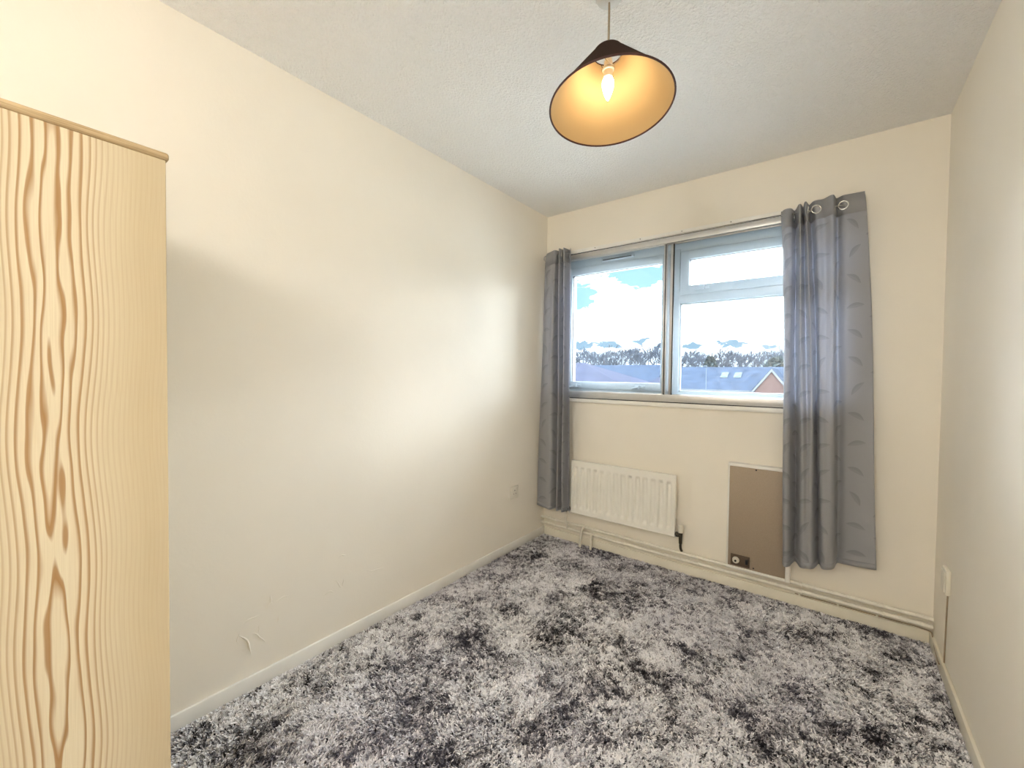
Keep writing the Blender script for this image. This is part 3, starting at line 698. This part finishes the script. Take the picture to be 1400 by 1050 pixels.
for x in (-7.9, -6.6):
    f = lambda y: -.20 + (y - 45.6) / 4.9 * 2.48
    w = B().prism([(x - .35, 48.0, f(48.0) + .05), (x + .35, 48.0, f(48.0) + .05), (x + .35, 49.1, f(49.1) + .05), (x - .35, 49.1, f(49.1) + .05)], (0, 0, .05)).build('skylight', M['pole'], h1)
    B().prism([(x - .24, 48.15, f(48.15) + .11), (x + .24, 48.15, f(48.15) + .11), (x + .24, 48.95, f(48.95) + .11), (x - .24, 48.95, f(48.95) + .11)], (0, 0, .02)).build('pane', M['far_glass'], w)
for x in (-12.0, -10.0, -8.2, -6.6, -5.6):
    w = B().box((x - .6, 45.9, -1.6), (x + .6, 46.02, -.45)).build('window', M['bargeboard'], h1)
    for s in (-1, 1): B().box((x + s * .28 - .24, 45.86, -1.5), (x + s * .28 + .24, 45.91, -.55)).build('pane', M['far_glass'], w)
# hipped roof in the left-hand pane and the slate roof behind it
h2, _ = house('hipped_house', 'purple tiled hipped roof low in the left pane', -44.0, -13.9, 35.0, 45.0, .05, 2.55, M['tile'], (4, 7.2))
h3, _ = house('far_house', 'dark slate roof between the hipped roof and mullion', -34.0, -20.4, 62.0, 71.0, -.10, 2.95, M['slate'])
h4, _ = house('side_house', 'small tiled roof slope rising beside the window mullion', -19.3, -14.5, 56.0, 62.0, -.1, 2.3, M['tile'], (4.0, .5))
# light pole
lp = tag(empty('lamp_post', (-8.55, 43.0, GZ)), 'thin pale street light pole in front of the slate roof', 'lamp post')
B().tube([(-8.55, 43, GZ), (-8.55, 43, 2.2)], [.05, .03], 8).build('pole', M['pole'], lp, True)
B().box((-8.65, 42.4, 2.15), (-8.45, 43.05, 2.27), .03).build('lantern', M['pole'], lp, True)

def bare_tree(x, y, h, seed, label):
    rd = random.Random(seed); r = tag(empty('bare_tree', (x, y, GZ)), label, 'tree', 'bare trees beyond the rooftops')
    segs = []
    def grow(p, d, L, rad, lev):
        q = p + d * L; segs.append((p, q, rad, rad * .7))
        if lev == 0: return
        for k in range(rd.choice((2, 3, 3))):
            ax = Vector((rd.uniform(-1, 1), rd.uniform(-1, 1), rd.uniform(-.3, .5)))
            nd = (d + ax * rd.uniform(.35, .75)).normalized(); nd.z = max(nd.z, -.05)
            grow(p + d * L * rd.uniform(.55, 1.0), nd.normalized(), L * rd.uniform(.62, .80), rad * .62, lev - 1)
    t0 = Vector((x, y, GZ)); t1 = Vector((x + rd.uniform(-.3, .3), y, GZ + h * .36))
    for k in range(4):
        a = 2 * math.pi * k / 4 + rd.random()
        grow(t1 - Vector((0, 0, h * .06 * k * .5)), Vector((math.cos(a) * .5, math.sin(a) * .5, 1)).normalized(), h * .19, .16, 5)
    P = np.array([[*a, *c, r0, r1] for a, c, r0, r1 in segs]); n = len(P)
    d = P[:, 3:6] - P[:, :3]; d /= np.linalg.norm(d, axis=1)[:, None]; u = np.cross(d, [.3, .8, .52]); u /= np.linalg.norm(u, axis=1)[:, None]; v = np.cross(d, u)
    V = np.empty((n, 6, 3))
    for k in range(3):
        o = np.cos(2.0944 * k) * u + np.sin(2.0944 * k) * v
        V[:, k] = P[:, :3] + o * np.maximum(P[:, 6:7], .042); V[:, 3 + k] = P[:, 3:6] + o * np.maximum(P[:, 7:8], .036)
    F = [(6 * i + a, 6 * i + b, 6 * i + 3 + b, 6 * i + 3 + a) for i in range(n) for a, b in ((0, 1), (1, 2), (2, 0))]
    me = bpy.data.meshes.new('crown'); me.from_pydata(V.reshape(-1, 3).tolist(), [], F)
    link_mesh('crown', me, M['bark'], r)
    B().tube([t0, t0.lerp(t1, .5), t1], [.32, .25, .2], 8).build('trunk', M['bark'], r, True)
names = ['first', 'second', 'third', 'fourth', 'fifth', 'sixth', 'seventh', 'eighth', 'ninth', 'tenth', 'eleventh', 'twelfth', 'thirteenth', 'fourteenth']
for i in range(14):
    y0 = (75.5, 88, 100)[i % 3]; x = 1.74 + (-45.6 + i * 3.1 + random.uniform(-.5, .5)) * (y0 + 2.7) / 84.7; y = y0 + random.uniform(-.8, .8)
    h = 5.4 + 1.2 + ((9.3 if i < 7 else 7.6) + random.uniform(-.7, .9)) * (y0 + 2.7) / 84.7
    bare_tree(x, y, h, 100 + i, f'{names[i]} bare winter tree from the left behind the rooftops')
def evergreen(x, y, h, w, seed, label):
    rd = np.random.default_rng(seed); r = tag(empty('evergreen_tree', (x, y, GZ)), label, 'tree')
    n = 1500; t = rd.random(n) ** .8; a = rd.uniform(0, 2 * np.pi, n); rr = w * np.sqrt(np.clip(1 - t, .02, 1)) * rd.uniform(.3, 1, n) ** .5
    c = np.stack([x + rr * np.cos(a), y + rr * np.sin(a), GZ + h * (.12 + .86 * t)], 1)
    A = rd.normal(0, .22, (n, 3)); Bv = rd.normal(0, .22, (n, 3))
    V = np.stack([c - A, c + A * .3 - Bv, c + A, c + Bv], 1).reshape(-1, 3)
    me = bpy.data.meshes.new('foliage'); me.from_pydata(V.tolist(), [], [(4 * i, 4 * i + 1, 4 * i + 2, 4 * i + 3) for i in range(n)])
    link_mesh('foliage', me, M['evergreen'], r)
    B().tube([(x, y, GZ), (x, y, GZ + h * .8)], [.25, .06], 8).build('trunk', M['bark'], r, True)
evergreen(-13.2, 66, 9.6, 1.9, 3, 'dark conical evergreen tree behind the street light pole')
evergreen(-4.6, 64, 9.3, 3.0, 4, 'rounded dull green tree behind the white gable')
